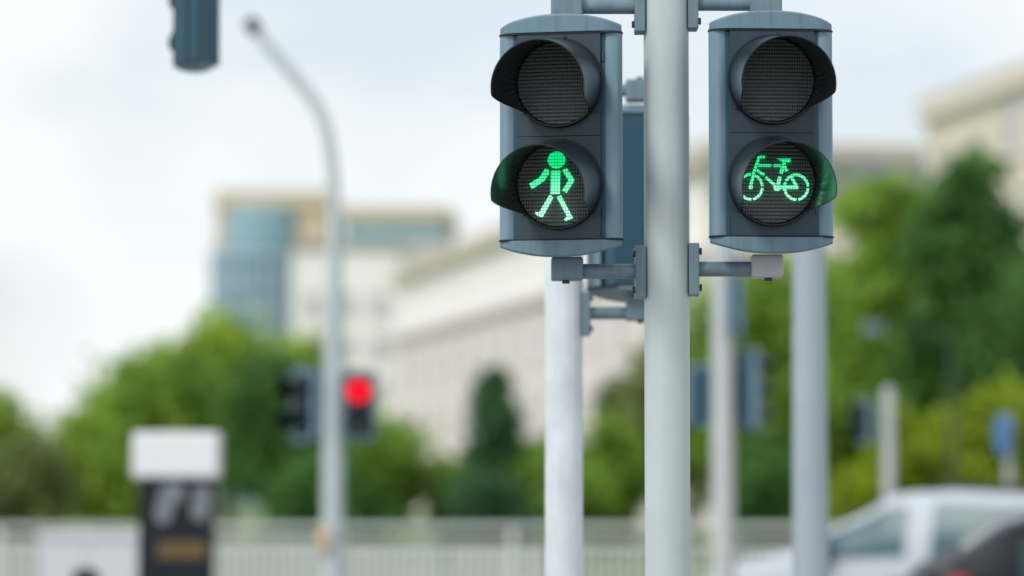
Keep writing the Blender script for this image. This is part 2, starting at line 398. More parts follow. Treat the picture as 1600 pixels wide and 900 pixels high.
HW = 0.150                       # half width of a head
def signal_head(n=2, lit=None, visor=0.25, fine=True, s=1.0):
    """origin at the middle of the bottom cap's lowest point, front towards -y; returns the root empty and the lenses"""
    root = empty('signal_head')
    zb = 0.046; hb = 0.2505 * n; zt = zb + hb
    # dark blue housing between the pale corner strips
    poly = [(-0.1145,-0.0815),(0.1145,-0.0815),(0.1145,-0.02),(0.098,0.066),(0.085,0.078),(-0.085,0.078),(-0.098,0.066),(-0.1145,-0.02)]
    MB().prism(poly, zb, zt).build('housing', 'housing_blue', root, bevel=0.003)
    for sx in (-1, 1):
        pl = [(0.113,-0.080),(0.119,-0.0838),(0.134,-0.0835),(0.1445,-0.079),(0.1505,-0.070),(0.1515,-0.055),(0.118,0.012),(0.113,0.0)]
        pl = [(x * sx, y) for x, y in pl]
        if sx < 0: pl = pl[::-1]
        MB().prism(pl, zb + 0.0005, zt - 0.0005).build('side_strip', 'housing_light', root, smooth=True)
    for nm, z in (('gasket', zb - 0.003), ('gasket', zt - 0.0005)):
        q = [(-0.153,-0.053),(-0.152,-0.072),(-0.144,-0.083),(-0.130,-0.0925),(0.130,-0.0925),(0.144,-0.083),(0.152,-0.072),(0.153,-0.053),(0.118,0.02),(0.10,0.07),(0.086,0.080),(-0.086,0.080),(-0.10,0.07),(-0.118,0.02)]
        MB().prism(q, z, z + 0.0038).build(nm, 'gasket', root)
    def pf(x):
        a = abs(x); return -0.095 if a < 0.105 else -0.095 + 0.034 * ((a - 0.105) / (0.0505)) ** 2
    def pb(x):
        a = abs(x); return 0.080 if a < 0.07 else 0.080 - 0.13 * ((a - 0.07) / 0.0805)
    arc_cap(0.1505, pf, pb, zt + 0.0035, 0.018, 0.046, True).build('top_cap', 'cap_paint', root, smooth=True, bevel=0.0015)
    arc_cap(0.1505, pf, pb, zb - 0.0032, 0.014, 0.041, False).build('bottom_cap', 'cap_paint', root, smooth=True, bevel=0.0015)
    lenses = []
    for k in range(n):
        z0 = zb + 0.2505 * (n - 1 - k)
        zc = z0 + (0.1255 + (0.004 if k == 0 else 0.006))
        d = MB().box((-0.1035, -0.0905, z0 + 0.0003), (0.1035, -0.0817, z0 + 0.2502)).build('door_panel', 'door_grey', root, bevel=0.0012)
        # lens ring, lens, visor
        rp = []
        for (rr, yy) in ((0.1095,-0.0903),(0.1105,-0.0945),(0.1085,-0.0985),(0.1055,-0.0985),(0.1015,-0.094),(0.1005,-0.0906)):
            rp.append([(rr * sin(2*pi*j/72), yy, rr * cos(2*pi*j/72)) for j in range(72)])
        me = cached(('ring',), lambda: prepared(MB().grid(rp, closed=True), 'lens_ring', 'visor_grey'))
        link('lens_ring', me, root, loc=(0, 0, zc))
        lm = 'lens_red_lit' if (lit and lit[k] == 'red') else 'lens_smoke'
        me = cached(('lens', lm), lambda: prepared(disc_dome(0.1022, 0.010), 'lens', lm))
        ln = link('lens', me, root, loc=(0, -0.0908, zc)); lenses.append(ln)
        def mk():
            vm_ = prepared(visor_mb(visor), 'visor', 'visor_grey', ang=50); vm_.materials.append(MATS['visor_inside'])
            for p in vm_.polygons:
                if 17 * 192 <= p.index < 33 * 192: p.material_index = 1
            return vm_
        me = cached(('visor', visor), mk)
        link('visor', me, root, loc=(0, -0.0975, zc))
        if fine:
            for a in (8, 55, 128, 180, -128, -55):
                sm = cached(('screw',), lambda: prepared(MB().tube([(0,0,0),(0,-0.004,0)], 0.0032, 10), 'screw', 'bolt_dark'))
                link('screw', sm, root, loc=(0.1165 * sin(R(a)) * (0.9 if abs(a) in (55,) else 0.96), -0.0905, zc + 0.1165 * cos(R(a)) * 0.985))
    if fine:
        # moulded line between the two doors, door latches at the edge
        for zz in (zb + 0.06, zt - 0.06):
            MB().box((0.1045,-0.0850,zz-0.010),(0.1115,-0.0816,zz+0.010)).build('latch', 'housing_blue', root, bevel=0.0015)
    if s != 1.0: root.scale = (s, s, s)
    return root, lenses

def poly_piece(parent, name, pts, y=-0.0126):
    area = sum(pts[i][0] * pts[(i + 1) % len(pts)][1] - pts[(i + 1) % len(pts)][0] * pts[i][1] for i in range(len(pts)))
    if area < 0: pts = pts[::-1]
    o = MB().plate(pts, y, y + 0.0008).build(name, 'led_green', parent); return o
def stroke(a, b, w):
    d = Vector((b[0]-a[0], b[1]-a[1])); d.normalize(); nx, ny = -d.y * w / 2, d.x * w / 2
    return [(a[0]+nx, a[1]+ny), (a[0]-nx, a[1]-ny), (b[0]-nx, b[1]-ny), (b[0]+nx, b[1]+ny)]

K = 1 / (6 * 640.0)
def walking_figure(lens):
    def T(p): return ((p[0] - 398) * K * 1.04, -(p[1] - 432) * K * 1.0)
    poly_piece(lens, 'lit_head', [T((388 + 80 * cos(2*pi*k/32), 203 + 80 * sin(2*pi*k/32))) for k in range(32)])
    poly_piece(lens, 'lit_torso', [T(p) for p in [(337,302),(424,302),(420,521),(335,521)]])
    poly_piece(lens, 'lit_arm', [T(p) for p in [(285,280),(322,300),(322,325),(275,398),(165,470),(138,420),(235,362)]])
    poly_piece(lens, 'lit_arm', [T(p) for p in [(440,302),(482,280),(552,395),(480,512),(438,490),(498,395)]])
    poly_piece(lens, 'lit_leg', [T(p) for p in [(325,525),(360,552),(258,740),(195,708),(193,682),(228,692)]])
    poly_piece(lens, 'lit_leg', [T(p) for p in [(388,548),(430,535),(520,715),(540,745),(468,778),(457,757),(485,735)]])
def bicycle_figure(lens):
    CX, CY = 408, 408
    def T(p): return ((p[0] - CX) * K * 1.02, -(p[1] - CY) * K)
    W = 25
    def st(name, *pts, w=W):
        for a, b in zip(pts[:-1], pts[1:]):
            poly_piece(lens, name, [T(p) for p in stroke(a, b, w)])
    for cx, cuts in ((195, ((-78, -4), (4, 78), (86, 176), (184, 272))), (615, ((-150, -4), (4, 80), (90, 172), (188, 202)))):
        for a0, a1 in cuts:
            nseg = 12
            out = [(cx + 120 * cos(R(a0 + (a1-a0)*i/nseg)), 463 + 128 * sin(R(a0 + (a1-a0)*i/nseg))) for i in range(nseg + 1)]
            inn = [(cx + 96 * cos(R(a0 + (a1-a0)*i/nseg)), 463 + 103 * sin(R(a0 + (a1-a0)*i/nseg))) for i in range(nseg + 1)]
            # curved piece as a strip
            m = MB(); m.grid([[ (T(p)[0], -0.0126, T(p)[1]) for p in out], [(T(p)[0], -0.0126, T(p)[1]) for p in inn]])
            m.build('lit_wheel_arc', 'led_green', lens)
    poly_piece(lens, 'lit_handlebar', [T(p) for p in [(262,180),(275,168),(332,168),(332,194),(285,194),(262,262),(232,345),(208,345),(240,250)]])
    st('lit_fork', (222, 352), (198, 445), w=26)
    poly_piece(lens, 'lit_hub', [T(p) for p in [(177,450),(214,450),(214,482),(177,482)]])
    st('lit_top_tube', (266, 262), (388, 262)); st('lit_top_tube', (408, 262), (476, 262))
    st('lit_down_tube', (252, 306), (322, 352)); st('lit_down_tube', (334, 372), (418, 444))
    poly_piece(lens, 'lit_saddle', [T(p) for p in [(436,196),(564,194),(564,230),(540,236),(524,226),(514,262),(486,262),(492,226),(470,216)]])
    st('lit_seat_tube', (496, 266), (476, 336), w=32); st('lit_seat_tube', (466, 366), (448, 442), w=32)
    st('lit_seat_stay', (508, 268), (532, 314), w=26); st('lit_seat_stay', (566, 362), (616, 448), w=26)
    poly_piece(lens, 'lit_chain_stay', [T(p) for p in [(406,449),(636,449),(636,480),(470,480),(456,498),(422,498),(406,478)]])

# ------------------------------------------------------------------ the sharp signal pole in front
D = 7.82
PX = at(1042, 450, D).x
def z_of(py, Y): return at(800, py, Y).z
def bracket_pole(name, x, y, r, top, matname, brackets, label, cat='pole', group=None, tilt=None):
    """brackets: list of (side, z of arm, reach, block material)"""
    root = empty(name, (x, y, 0)); tag(root, label, cat, group)
    MB().tube([(0,0,-0.1),(0,0,top)], r, 48).build('mast', matname, root, smooth=True)
    MB().tube([(0,0,top),(0,0,top+0.012),(0,0,top+0.03)], [r*1.03, r*1.02, r*0.6], 48).build('mast_cap', 'gasket', root, smooth=True)
    MB().box((-0.15,-0.15,-0.02),(0.15,0.15,0.014)).build('base_plate', 'bracket_paint', root, bevel=0.003)
    for (side, za, reach, bm, up) in brackets:
        sx = side
        x0 = r - 0.003; x1 = r + 0.0225
        p = MB().box((min(sx*x0, sx*x1), -0.034, za - 0.066), (max(sx*x0, sx*x1), 0.034, za + 0.062)).build('clamp_plate', 'bracket_paint', root, bevel=0.003)
        for dz in (-0.046, 0.043):
            a = MB().tube([(sx*(x1-0.001), -0.012, za+dz), (sx*(x1+0.007), -0.012, za+dz)], 0.0085, 6).build('bolt', 'bolt_dark', p)
        MB().tube([(sx*(x1-0.002), 0, za), (sx*(reach-0.035), 0, za)], 0.0185, 28).build('bracket_arm', 'bracket_paint', root, smooth=True)
        b0, b1 = sx*(reach-0.042), sx*(reach+0.036)
        zlo, zhi = (za-0.0225, za+0.034) if not up else (za-0.034, za+0.03)
        bl = MB().box((min(b0,b1), -0.034, zlo), (max(b0,b1), 0.034, zhi)).build('bracket_block', bm, root, bevel=0.006)
        MB().tube([(sx*reach, -0.01, zlo-0.008), (sx*reach, -0.01, zlo+0.002)], 0.0105, 6).build('bolt', 'bolt_dark', bl) if not up else \
        MB().tube([(sx*reach, -0.01, zhi-0.002), (sx*reach, -0.01, zhi+0.008)], 0.0105, 6).build('bolt', 'bolt_dark', bl)
    return root

zl = z_of(407, D)                # underside of the left head
zr = z_of(402, D)
REACH_L = PX - at(884, 300, D).x
REACH_R = at(1199, 300, D).x - PX
htot = 0.046 + 0.501 + 0.0035 + 0.046
bracket_pole('signal_pole', PX, D, 0.0555, 3.35, 'pole_paint', [
    (-1, zl - 0.027, REACH_L, 'bracket_paint', False), (1, zr - 0.029, REACH_R, 'bracket_pale', False),
    (-1, zl + htot + 0.030, REACH_L, 'bracket_paint', True), (1, zr + htot + 0.030, REACH_R, 'bracket_paint', True)],
    'sharp pale grey round pole holding the walking-figure and bicycle signals')
hl, ll = signal_head(2)
hl.name = 'pedestrian_signal'; hl.location = (PX - REACH_L, D, zl); hl.rotation_euler = (0, 0, -R(12))
tag(hl, 'blue-grey signal with lit green walking figure, left of the sharp pole', 'traffic light')
walking_figure(ll[1])
hr, lr = signal_head(2)
hr.name = 'bicycle_signal'; hr.location = (PX + REACH_R, D, zr); hr.rotation_euler = (0, 0, R(4))
tag(hr, 'blue-grey signal with lit green bicycle, right of the sharp pole', 'traffic light')
bicycle_figure(lr[1])

# ------------------------------------------------------------------ second pole and its head seen from behind
D2 = 9.4
x2 = at(881, 600, D2).x; xh2 = at(1000, 300, D2).x
zb2 = z_of(472, D2)
bracket_pole('signal_pole', x2, D2, 0.0555, 2.72, 'pole_white', [
    (1, zb2 - 0.033, xh2 - x2, 'bracket_paint', False), (1, zb2 + htot + 0.03, xh2 - x2, 'bracket_paint', True)],
    'slightly blurred white pole below the walking-figure signal, just behind the sharp pole')
h2, _ = signal_head(2)
h2.name = 'pedestrian_signal'; h2.location = (xh2, D2, zb2); h2.rotation_euler = (0, 0, R(180 + 4))
tag(h2, 'dark blue back of a signal half hidden behind the sharp pole', 'traffic light')

# ------------------------------------------------------------------ blurred silver mast on the right
D3 = 13.0
r3 = empty('street_mast', (gx(1266, D3), D3, 0)); tag(r3, 'thick blurred blue-grey steel mast below the bicycle signal', 'pole')
MB().tube([(0,0,-0.1),(0,0,1.2),(0,0,3.0)], [0.079,0.075,0.064], 32).build('mast', 'pole_steel', r3, smooth=True)
MB().tube([(0,0,3.0),(0,0,3.02),(0,0,3.05)], [0.067,0.066,0.03], 32).build('mast_cap', 'pole_steel', r3, smooth=True)
MB().tube([(0,0,-0.02),(0,0,0.02)], 0.16, 24).build('base_flange', 'pole_steel', r3)

# ------------------------------------------------------------------ signal hanging into the top left corner
D4 = 11.7
p4 = at(312, 112, D4)
h4, _ = signal_head(3, visor=0.055, fine=False, s=0.62)
h4.name = 'traffic_signal'; h4.location = (p4.x, D4, p4.z); h4.rotation_euler = (0, 0, R(180 - 128 + 180 - 0))
h4.rotation_euler = (0, 0, R(180 + 48))
for c_ in h4.children:
    if c_.name.startswith('side_strip'): c_.data.materials[0] = MATS['housing_blue']
tag(h4, 'dark blue signal hanging into the top left corner, seen from behind', 'traffic light')
m4 = empty('mast_arm_pole', (p4.x - 1.6, D4 + 0.35, 0)); tag(m4, 'steel pole with an arm carrying the top left hanging signal', 'pole')
zt4 = p4.z + 0.62 * (0.046 + 0.7515 + 0.05)
MB().tube([(0,0,-0.1),(0,0,zt4+0.6)], [0.085,0.06], 28).build('mast', 'pole_steel', m4, smooth=True)
MB().tube([(0,0,zt4+0.3),(0.5,-0.1,zt4+0.36),(1.65,-0.36,zt4+0.36)], [0.045,0.04,0.03], 20).build('mast_arm', 'pole_steel', m4, smooth=True)
MB().tube([(1.6,-0.35,zt4-0.02),(1.6,-0.35,zt4+0.37)], 0.024, 16).build('hanger', 'bracket_paint', m4, smooth=True)

# ------------------------------------------------------------------ bent lamp post with red signal (left of centre)
D5 = 24.0
S5 = F / D5
x5 = gx(520, D5)
lp = empty('lamp_post', (x5, D5, 0)); tag(lp, 'grey post with bent top beside the lit red signal', 'lamp post')
def rel(px, py): q = at(px, py, D5); return (q.x - x5, 0, q.z)
pts = [(0,0,-0.1),(0,0,1.0),(0,0,2.0),(0,0,2.8),(0.01,0,3.3),rel(523,330),rel(520,270),rel(513,215),rel(503,178),rel(484,148),rel(455,113),rel(425,78),rel(398,44)]
MB().tube(pts, [0.088,0.084,0.078,0.07,0.06,0.052,0.048,0.047,0.046,0.045,0.043,0.041,0.038], 24).build('mast', 'pole_paint', lp, smooth=True)
q = rel(395, 40)
MB().tube([(q[0]+0.03,0,q[2]-0.05),(q[0],0,q[2]),(q[0]-0.03,0,q[2]+0.045)], [0.05,0.058,0.05], 16).build('end_fitting', 'dark_grey', lp, smooth=True)
b0 = rel(505, 842)
MB().box((b0[0]-0.035,-0.14,b0[2]-0.08),(b0[0]+0.035,-0.05,b0[2]+0.08)).build('push_button_box', 'button_amber', lp, bevel=0.01)
for zz in (rel(520, 590)[2], rel(520, 672)[2]):
    MB().box((-0.26,0.0,zz-0.02),(0.26,0.05,zz+0.02)).build('bracket_arm', 'bracket_paint', lp)
h5, _ = signal_head(2, lit=['red', None], visor=0.17, fine=False, s=0.9)
h5.name = 'traffic_signal'; q = at(560, 690, D5); h5.location = (q.x, D5 + 0.02, q.z); h5.rotation_euler = (0, 0, R(2))
tag(h5, 'dark signal with its round red light lit, beside the bent post', 'traffic light')
h5b, _ = signal_head(2, visor=0.17, fine=False, s=0.95)
h5b.name = 'traffic_signal'; q = at(484, 692, D5); h5b.location = (q.x, D5 + 0.08, q.z); h5b.rotation_euler = (0, 0, R(-48))
tag(h5b, 'unlit dark signal on the left of the bent post', 'traffic light')

# ------------------------------------------------------------------ pole with a blue sign and signals, right of the sharp pole
x6 = gx(1130, D5)
p6 = empty('signal_pole', (x6, D5, 0)); tag(p6, 'blurred cream pole between the sharp pole and the thick mast', 'pole')
MB().tube([(0,0,-0.1),(0,0,1.0),(0,0,3.5)], [0.092,0.088,0.078], 28).build('mast', 'pole_cream', p6, smooth=True)
MB().tube([(0,0,3.5),(0,0,3.53)], [0.082,0.05], 24).build('mast_cap', 'dark_grey', p6)
for zz in (2.08, 2.5):
    MB().box((-0.19,0.02,zz-0.02),(0.22,0.07,zz+0.02)).build('bracket_arm', 'bracket_paint', p6)
h6, _ = signal_head(3, visor=0.17, fine=False, s=0.74)
h6.name = 'traffic_signal'; q = at(1166, 674, D5); h6.location = (q.x, D5 + 0.06, q.z); h6.rotation_euler = (0, 0, R(180 - 62))
tag(h6, 'small blurred three-light signal facing right on the cream pole', 'traffic light')
h6b, _ = signal_head(2, visor=0.17, fine=False, s=0.8)
h6b.name = 'traffic_signal'; q = at(1098, 668, D5); h6b.location = (q.x, D5 + 0.08, q.z); h6b.rotation_euler = (0, 0, R(180))
tag(h6b, 'blurred dark blue signal between the sharp pole and the cream pole', 'traffic light')
sg = empty('blue_sign', (x6, D5, z_of(525, D5))); tag(sg, 'narrow blue sign seen nearly edge-on, high on the cream pole', 'sign')
sgp = MB().box((-0.004,-0.30,0.0),(0.0,0.30,0.62)).build('sign_face', 'sign_blue', sg, loc=(0.118,-0.10,0)); sgp.rotation_euler = (0,0,R(-8))
sgb = MB().box((0.0005,-0.30,0.0),(0.006,0.30,0.62)).build('sign_back_plate', 'sign_back', sg, loc=(0.118,-0.10,0)); sgb.rotation_euler = (0,0,R(-8))
sgp.data.materials[0] = MATS['sign_blue']; sgb.data.materials[0] = MATS['sign_blue']
MB().box((0.07,-0.02,0.28),(0.13,0.02,0.33)).build('clip', 'bracket_paint', sg)

# ------------------------------------------------------------------ small far signal, far signs, far lamp
D7 = 30.0
x7 = gx(1389, D7)
p7 = empty('signal_pole', (x7, D7, 0)); tag(p7, 'short pale far pole rising behind the silver car roof', 'pole')
MB().tube([(0,0,-0.1),(0,0,z_of(608, D7))], [0.058,0.054], 24).build('mast', 'pole_cream', p7, smooth=True)
MB().tube([(0,0,z_of(608, D7)),(0,0,z_of(604, D7))], [0.056,0.03], 24).build('mast_cap', 'pole_cream', p7)
for zz in (2.05, 2.3):
    MB().box((-0.26,0.0,zz-0.02),(0.0,0.05,zz+0.02)).build('bracket_arm', 'bracket_paint', p7)
h7, _ = signal_head(2, visor=0.17, fine=False, s=0.72)
h7.name = 'traffic_signal'; q = at(1357, 694, D7); h7.location = (q.x, D7 + 0.03, q.z); h7.rotation_euler = (0, 0, R(-60))
tag(h7, 'small dark signal on the short pale far pole', 'traffic light')

D8 = 30.5
x8 = gx(1577, D8)
s8 = empty('round_sign', (x8, D8, 0)); tag(s8, 'round blue sign on a thin post at the right edge above the car', 'sign')
MB().tube([(0,0,-0.1),(0,0,z_of(648, D8))], 0.038, 16).build('post', 'sign_back', s8, smooth=True)
zc8 = z_of(679, D8)
o = MB().tube([(0,-0.075,zc8),(0,-0.055,zc8)], 0.20, 32).build('sign_disc', 'sign_blue', s8); o.rotation_euler = (0,0,R(-80))
o = MB().tube([(0,-0.054,zc8),(0,-0.05,zc8)], 0.195, 32).build('sign_rear', 'sign_back', s8); o.rotation_euler = (0,0,R(-80))

D9 = 52.0
x9 = gx(1489, D9)
l9 = empty('lamp_post', (x9, D9, 0)); tag(l9, 'thin distant lamp post in front of the dark right trees', 'lamp post')
q0 = at(1475, 520, D9); q1 = at(1374, 512, D9)
MB().tube([(0,0,-0.2),(0,0,2.4),(0,0,q0.z-0.25),(q0.x-x9,0,q0.z),(q1.x-x9,0,q1.z)], [0.05,0.045,0.03,0.016,0.014], 16).build('mast', 'post_green', l9, smooth=True)
MB().box((q1.x-x9-0.26,-0.12,q1.z-0.10),(q1.x-x9+0.04,0.12,q1.z+0.08)).build('lamp_head', 'bracket_paint', l9, bevel=0.03)

# ------------------------------------------------------------------ advertising totem, cabinet, bollard
Dt = 23.9
xt = gx(277, Dt); w = 0.275
tt = empty('advertising_totem', (xt, Dt, 0)); tag(tt, 'dark advertising totem with a white box on top', 'totem')
zt_ = z_of(748, Dt); zt2 = z_of(676, Dt)
MB().box((-w,-0.12,0.06),(w,0.12,zt_)).build('body', 'totem_navy', tt, bevel=0.012)
MB().box((-0.32,-0.17,zt_+0.002),(0.32,0.17,zt2)).build('header_box', 'white_gloss', tt, bevel=0.03)
MB().box((-w-0.04,-0.16,0.0),(w+0.04,0.16,0.06)).build('plinth', 'concrete', tt, bevel=0.01)
def tp(px, py): q = at(px, py, Dt - 0.12); return (q.x - xt, q.z)
def print_shape(name, pts, m, y=-0.1235):
    pts = [tp(*p) for p in pts]
    area = sum(pts[i][0]*pts[(i+1)%len(pts)][1] - pts[(i+1)%len(pts)][0]*pts[i][1] for i in range(len(pts)))
    MB().plate(pts if area > 0 else pts[::-1], y, y + 0.002).build(name, m, tt)
print_shape('print_mark', [(250,764),(264,752),(284,756),(290,772),(280,786),(272,782),(270,800),(262,818),(246,818),(241,800),(247,782)], 'print_pale')
print_shape('print_mark', [(302,762),(318,756),(329,768),(326,786),(324,806),(312,816),(300,806),(298,788),(306,778)], 'print_pale')
print_shape('print_band', [(246,846),(322,846),(322,872),(246,872)], 'print_gold')

Dc = 31.0
c0 = at(66, 832, Dc); c1 = at(222, 832, Dc)
cb = empty('utility_cabinet', ((c0.x + c1.x) / 2, Dc, 0)); tag(cb, 'pale grey utility cabinet left of the dark totem', 'cabinet')
cw = (c1.x - c0.x) / 2
MB().box((-cw+0.02,-0.2,0.0),(cw-0.02,0.2,0.12)).build('plinth', 'concrete', cb)
MB().box((-cw,-0.22,0.12),(cw,0.22,c0.z-0.05)).build('body', 'cabinet_grey', cb, bevel=0.008)
MB().box((-cw-0.02,-0.25,c0.z-0.05),(cw+0.02,0.25,c0.z)).build('lid', 'cabinet_grey', cb, bevel=0.01)
for sx in (-1, 1):
    dd = MB().box((min(sx*0.012, sx*(cw-0.03)),-0.232,0.17),(max(sx*0.012, sx*(cw-0.03)),-0.2205,c0.z-0.09)).build('door', 'cabinet_grey', cb, bevel=0.004)
    MB().box((min(sx*0.03,sx*0.06),-0.25,0.6),(max(sx*0.03,sx*0.06),-0.2325,0.72)).build('handle', 'dark_grey', dd)

Db = 23.4
bo = empty('bollard', (gx(135, Db), Db, 0)); tag(bo, 'dark round-topped bollard at the bottom edge, left of the totem', 'bollard')
zb_ = z_of(886, Db)
MB().tube([(0,0,0),(0,0,zb_-0.09),(0,0,zb_-0.045),(0,0,zb_-0.012),(0,0,zb_)], [0.11,0.11,0.095,0.055,0.012], 28).build('post', 'totem_navy', bo, smooth=True)
MB().tube([(0,0,zb_-0.32),(0,0,zb_-0.22)], 0.1125, 28).build('reflective_band', 'white_gloss', bo, smooth=True)

# ------------------------------------------------------------------ railing along the far side of the road
Df = 40.0
ztop = z_of(820, Df)
fe = empty('railing', (0, Df, 0)); tag(fe, 'long pale grey steel railing across the whole far side of the road', 'railing')
FX = 8.5
pm = MB().box((-0.04,-0.03,0),(0.04,0.03,ztop+0.01)).mesh('post', 'fence_steel')
bmh = MB().box((-0.021,-0.012,0.14),(0.021,0.012,ztop-0.28)).mesh('bar', 'fence_steel')
x = -FX; k = 0
MB().box((-FX,-0.035,ztop-0.07),(FX,0.035,ztop)).build('top_rail', 'fence_steel', fe, bevel=0.008)
MB().box((-FX,-0.028,ztop-0.30),(FX,0.028,ztop-0.24)).build('middle_rail', 'fence_steel', fe)
MB().box((-FX,-0.028,0.10),(FX,0.028,0.15)).build('bottom_rail', 'fence_steel', fe)
while x <= FX + 0.01:
    o = link('post', pm, fe, loc=(x, -0.037 + 0.0, 0)); x += 2.125
nb = 146
for k in range(nb):
    xx = -FX + 0.058 + k * (2 * FX / nb)
    link('bar', bmh, fe, loc=(xx, 0, 0))
# low concrete barrier blocks behind the railing
def barrier(px0, px1, Y, py, label, m='concrete'):
    a = at(px0, py, Y); b = at(px1, py, Y)
    L = (b.x - a.x) / 2
    e = MB(); prof = [(-0.30,-0.02),(-0.30,0.08),(-0.17,0.30),(-0.10,a.z),(0.10,a.z),(0.17,0.30),(0.30,0.08),(0.30,-0.02)]
    n = len(prof)
    e.add([(-L, y, z) for y, z in prof] + [(L, y, z) for y, z in prof],
          [tuple(range(n)), tuple(range(2*n-1, n-1, -1))] + [(i, n+i, n+(i+1)%n, (i+1)%n) for i in range(n)])
    o = e.build('concrete_barrier', m, None, bevel=0.02, loc=((a.x+b.x)/2, Y, 0))
    return tag(o, label, 'barrier', 'concrete barriers behind the railing')
barrier(-150, 62, 46, 842, 'concrete barrier behind the railing at the left edge')
barrier(345, 500, 46, 842, 'concrete barrier behind the railing between the totem and the bent post')
barrier(540, 690, 46, 850, 'concrete barrier behind the railing just right of the bent post')
barrier(700, 850, 46, 850, 'concrete barrier behind the railing just left of the white pole')

# ------------------------------------------------------------------ cars
def lerp(tab, x):
    for (x0, v0), (x1, v1) in zip(tab[:-1], tab[1:]):
        if x <= x1:
            t = (x - x0) / (x1 - x0); t = t * t * (3 - 2 * t) * 0.4 + t * 0.6
            return v0 + (v1 - v0) * max(0, min(1, t))
    return tab[-1][1]
def make_car(name, label, paint, top, belt, plan, Lr, Lf, win_side, screen, rear, wheels, lights, glass='car_glass'):
    """local x forward, z up; top/belt/plan: tables over x of upper outline height, belt height, half width"""
    root = empty(name); tag(root, label, 'car')
    def section(x):
        zt = lerp(top, x); zb = min(lerp(belt, x), zt - 0.02); hw = lerp(plan, x)
        g = max(0.0, min(1.0, (zt - zb) / 0.55))            # how much greenhouse
        rw = hw * (0.93 - 0.20 * g)
        sill = 0.22
        pts = [(0.0, sill), (hw*0.90, sill), (hw*0.985, sill+0.14), (hw, sill+0.34), (hw*0.985, (sill+0.34+zb)/2+0.03), (hw*0.945, zb)]
        for k in range(1, 4):
            t = k / 4; pts.append((hw*0.945 + (rw - hw*0.945) * (t ** 1.25), zb + (zt - 0.055*(0.4+0.6*g) - zb) * t))
        pts += [(rw, zt - 0.055*(0.4+0.6*g)), (rw*0.90, zt - 0.022), (rw*0.6, zt - 0.006), (0.0, zt)]
        return pts
    xs = [-Lr + (Lr + Lf) * i / 60 for i in range(61)]
    rows = []
    for x in xs:
        p = section(x); full = [(y, z) for y, z in p] + [(-y, z) for y, z in p[-2:0:-1]]
        rows.append([(x, y, z) for y, z in full])
    m = MB(); m.grid(rows, closed=True); n = len(rows[0])
    m.f.append(tuple(range(n - 1, -1, -1))); m.f.append(tuple(range((len(rows)-1)*n, len(rows)*n)))
    m.build('body', paint, root, smooth=True)
    def side_pt(x, t, sy, off):
        p = section(x); a, b = p[5], p[9]
        k = t * 4; i = min(3, int(k)); f = k - i
        q0, q1 = p[5 + i], p[6 + i]
        return (x, sy * (q0[0] + (q1[0]-q0[0]) * f + off), q0[1] + (q1[1]-q0[1]) * f)
    def patch(name, P, m):
        MB().grid(P).build(name, m, root, smooth=True)
    for sy in (-1, 1):
        for (xa, xb, ta, tb) in win_side:
            P = [[side_pt(xa + (xb - xa) * i / 10, ta + (tb - ta) * j / 5, sy, 0.008) for j in range(6)] for i in range(11)]
            patch('side_window', P, glass)
    def top_pt(x, f, off):
        p = section(x); y = f * p[9][0] * 0.92
        z = lerp(top, x) - 0.045 * abs(f) ** 2.5 + off
        return (x, y, z)
    for nm, (xa, xb) in (('windscreen', screen), ('rear_window', rear)):
        patch(nm, [[top_pt(xa + (xb - xa) * i / 10, -1 + 2 * j / 10, 0.012) for j in range(11)] for i in range(11)], glass)
    ty = MB(); rp = [(0.315,-0.105),(0.335,-0.08),(0.335,0.08),(0.315,0.105),(0.21,0.105),(0.21,-0.105)]
    ty.grid([[(r*cos(2*pi*k/32), y, r*sin(2*pi*k/32)) for r, y in rp] for k in range(33)], closed=True); tm = prepared(ty, 'tyre', 'tyre')
    rm = MB(); rm.grid([[(r*cos(2*pi*k/32), y, r*sin(2*pi*k/32)) for r, y in [(0.001,-0.07),(0.05,-0.075),(0.13,-0.055),(0.20,-0.09),(0.209,-0.10),(0.209,0.09),(0.001,0.09)]] for k in range(33)]); rmm = prepared(rm, 'rim', 'rim')
    for wx in wheels:
        for sy in (-1, 1):
            hw = lerp(plan, wx)
            wk = link('wheel', tm, root, loc=(wx, sy * (hw - 0.07), 0.335 - 0.0))
            rk = link('rim', rmm, wk)
            if sy > 0: rk.rotation_euler = (0, 0, pi)
            arch = MB().tube([(wx, sy*(hw-0.16), 0.345), (wx, sy*(hw+0.004), 0.345)], 0.385, 32).build('wheel_arch', 'black_trim', root)
            wk.location.y = sy * (hw - 0.055)
    for (nm, x, y, z, sx, sy_, sz, mm) in lights:
        for s_ in (-1, 1):
            MB().box((-sx,-sy_,-sz),(sx,sy_,sz)).build(nm, mm, root, bevel=0.02, loc=(x, s_*y, z))
    xa = win_side[0][1]
    for sy in (-1, 1):
        MB().box((-0.06,-0.08,-0.05),(0.06,0.08,0.06)).build('wing_mirror', 'black_trim', root, bevel=0.03, loc=(win_side[0][1]-0.1, sy*(lerp(plan, 0)+0.06), lerp(belt, 0)+0.05))
        for hx in (0.05, -0.85):
            MB().box((-0.1,-0.012,-0.014),(0.1,0.012,0.014)).build('door_handle', paint, root, bevel=0.006, loc=(hx, sy*(lerp(plan,hx)*0.985+0.01), lerp(belt,hx)-0.14))
    return root
plan_t = [(-2.1,0.66),(-1.95,0.80),(-1.4,0.875),(0.6,0.885),(1.35,0.85),(1.8,0.74),(2.0,0.55)]
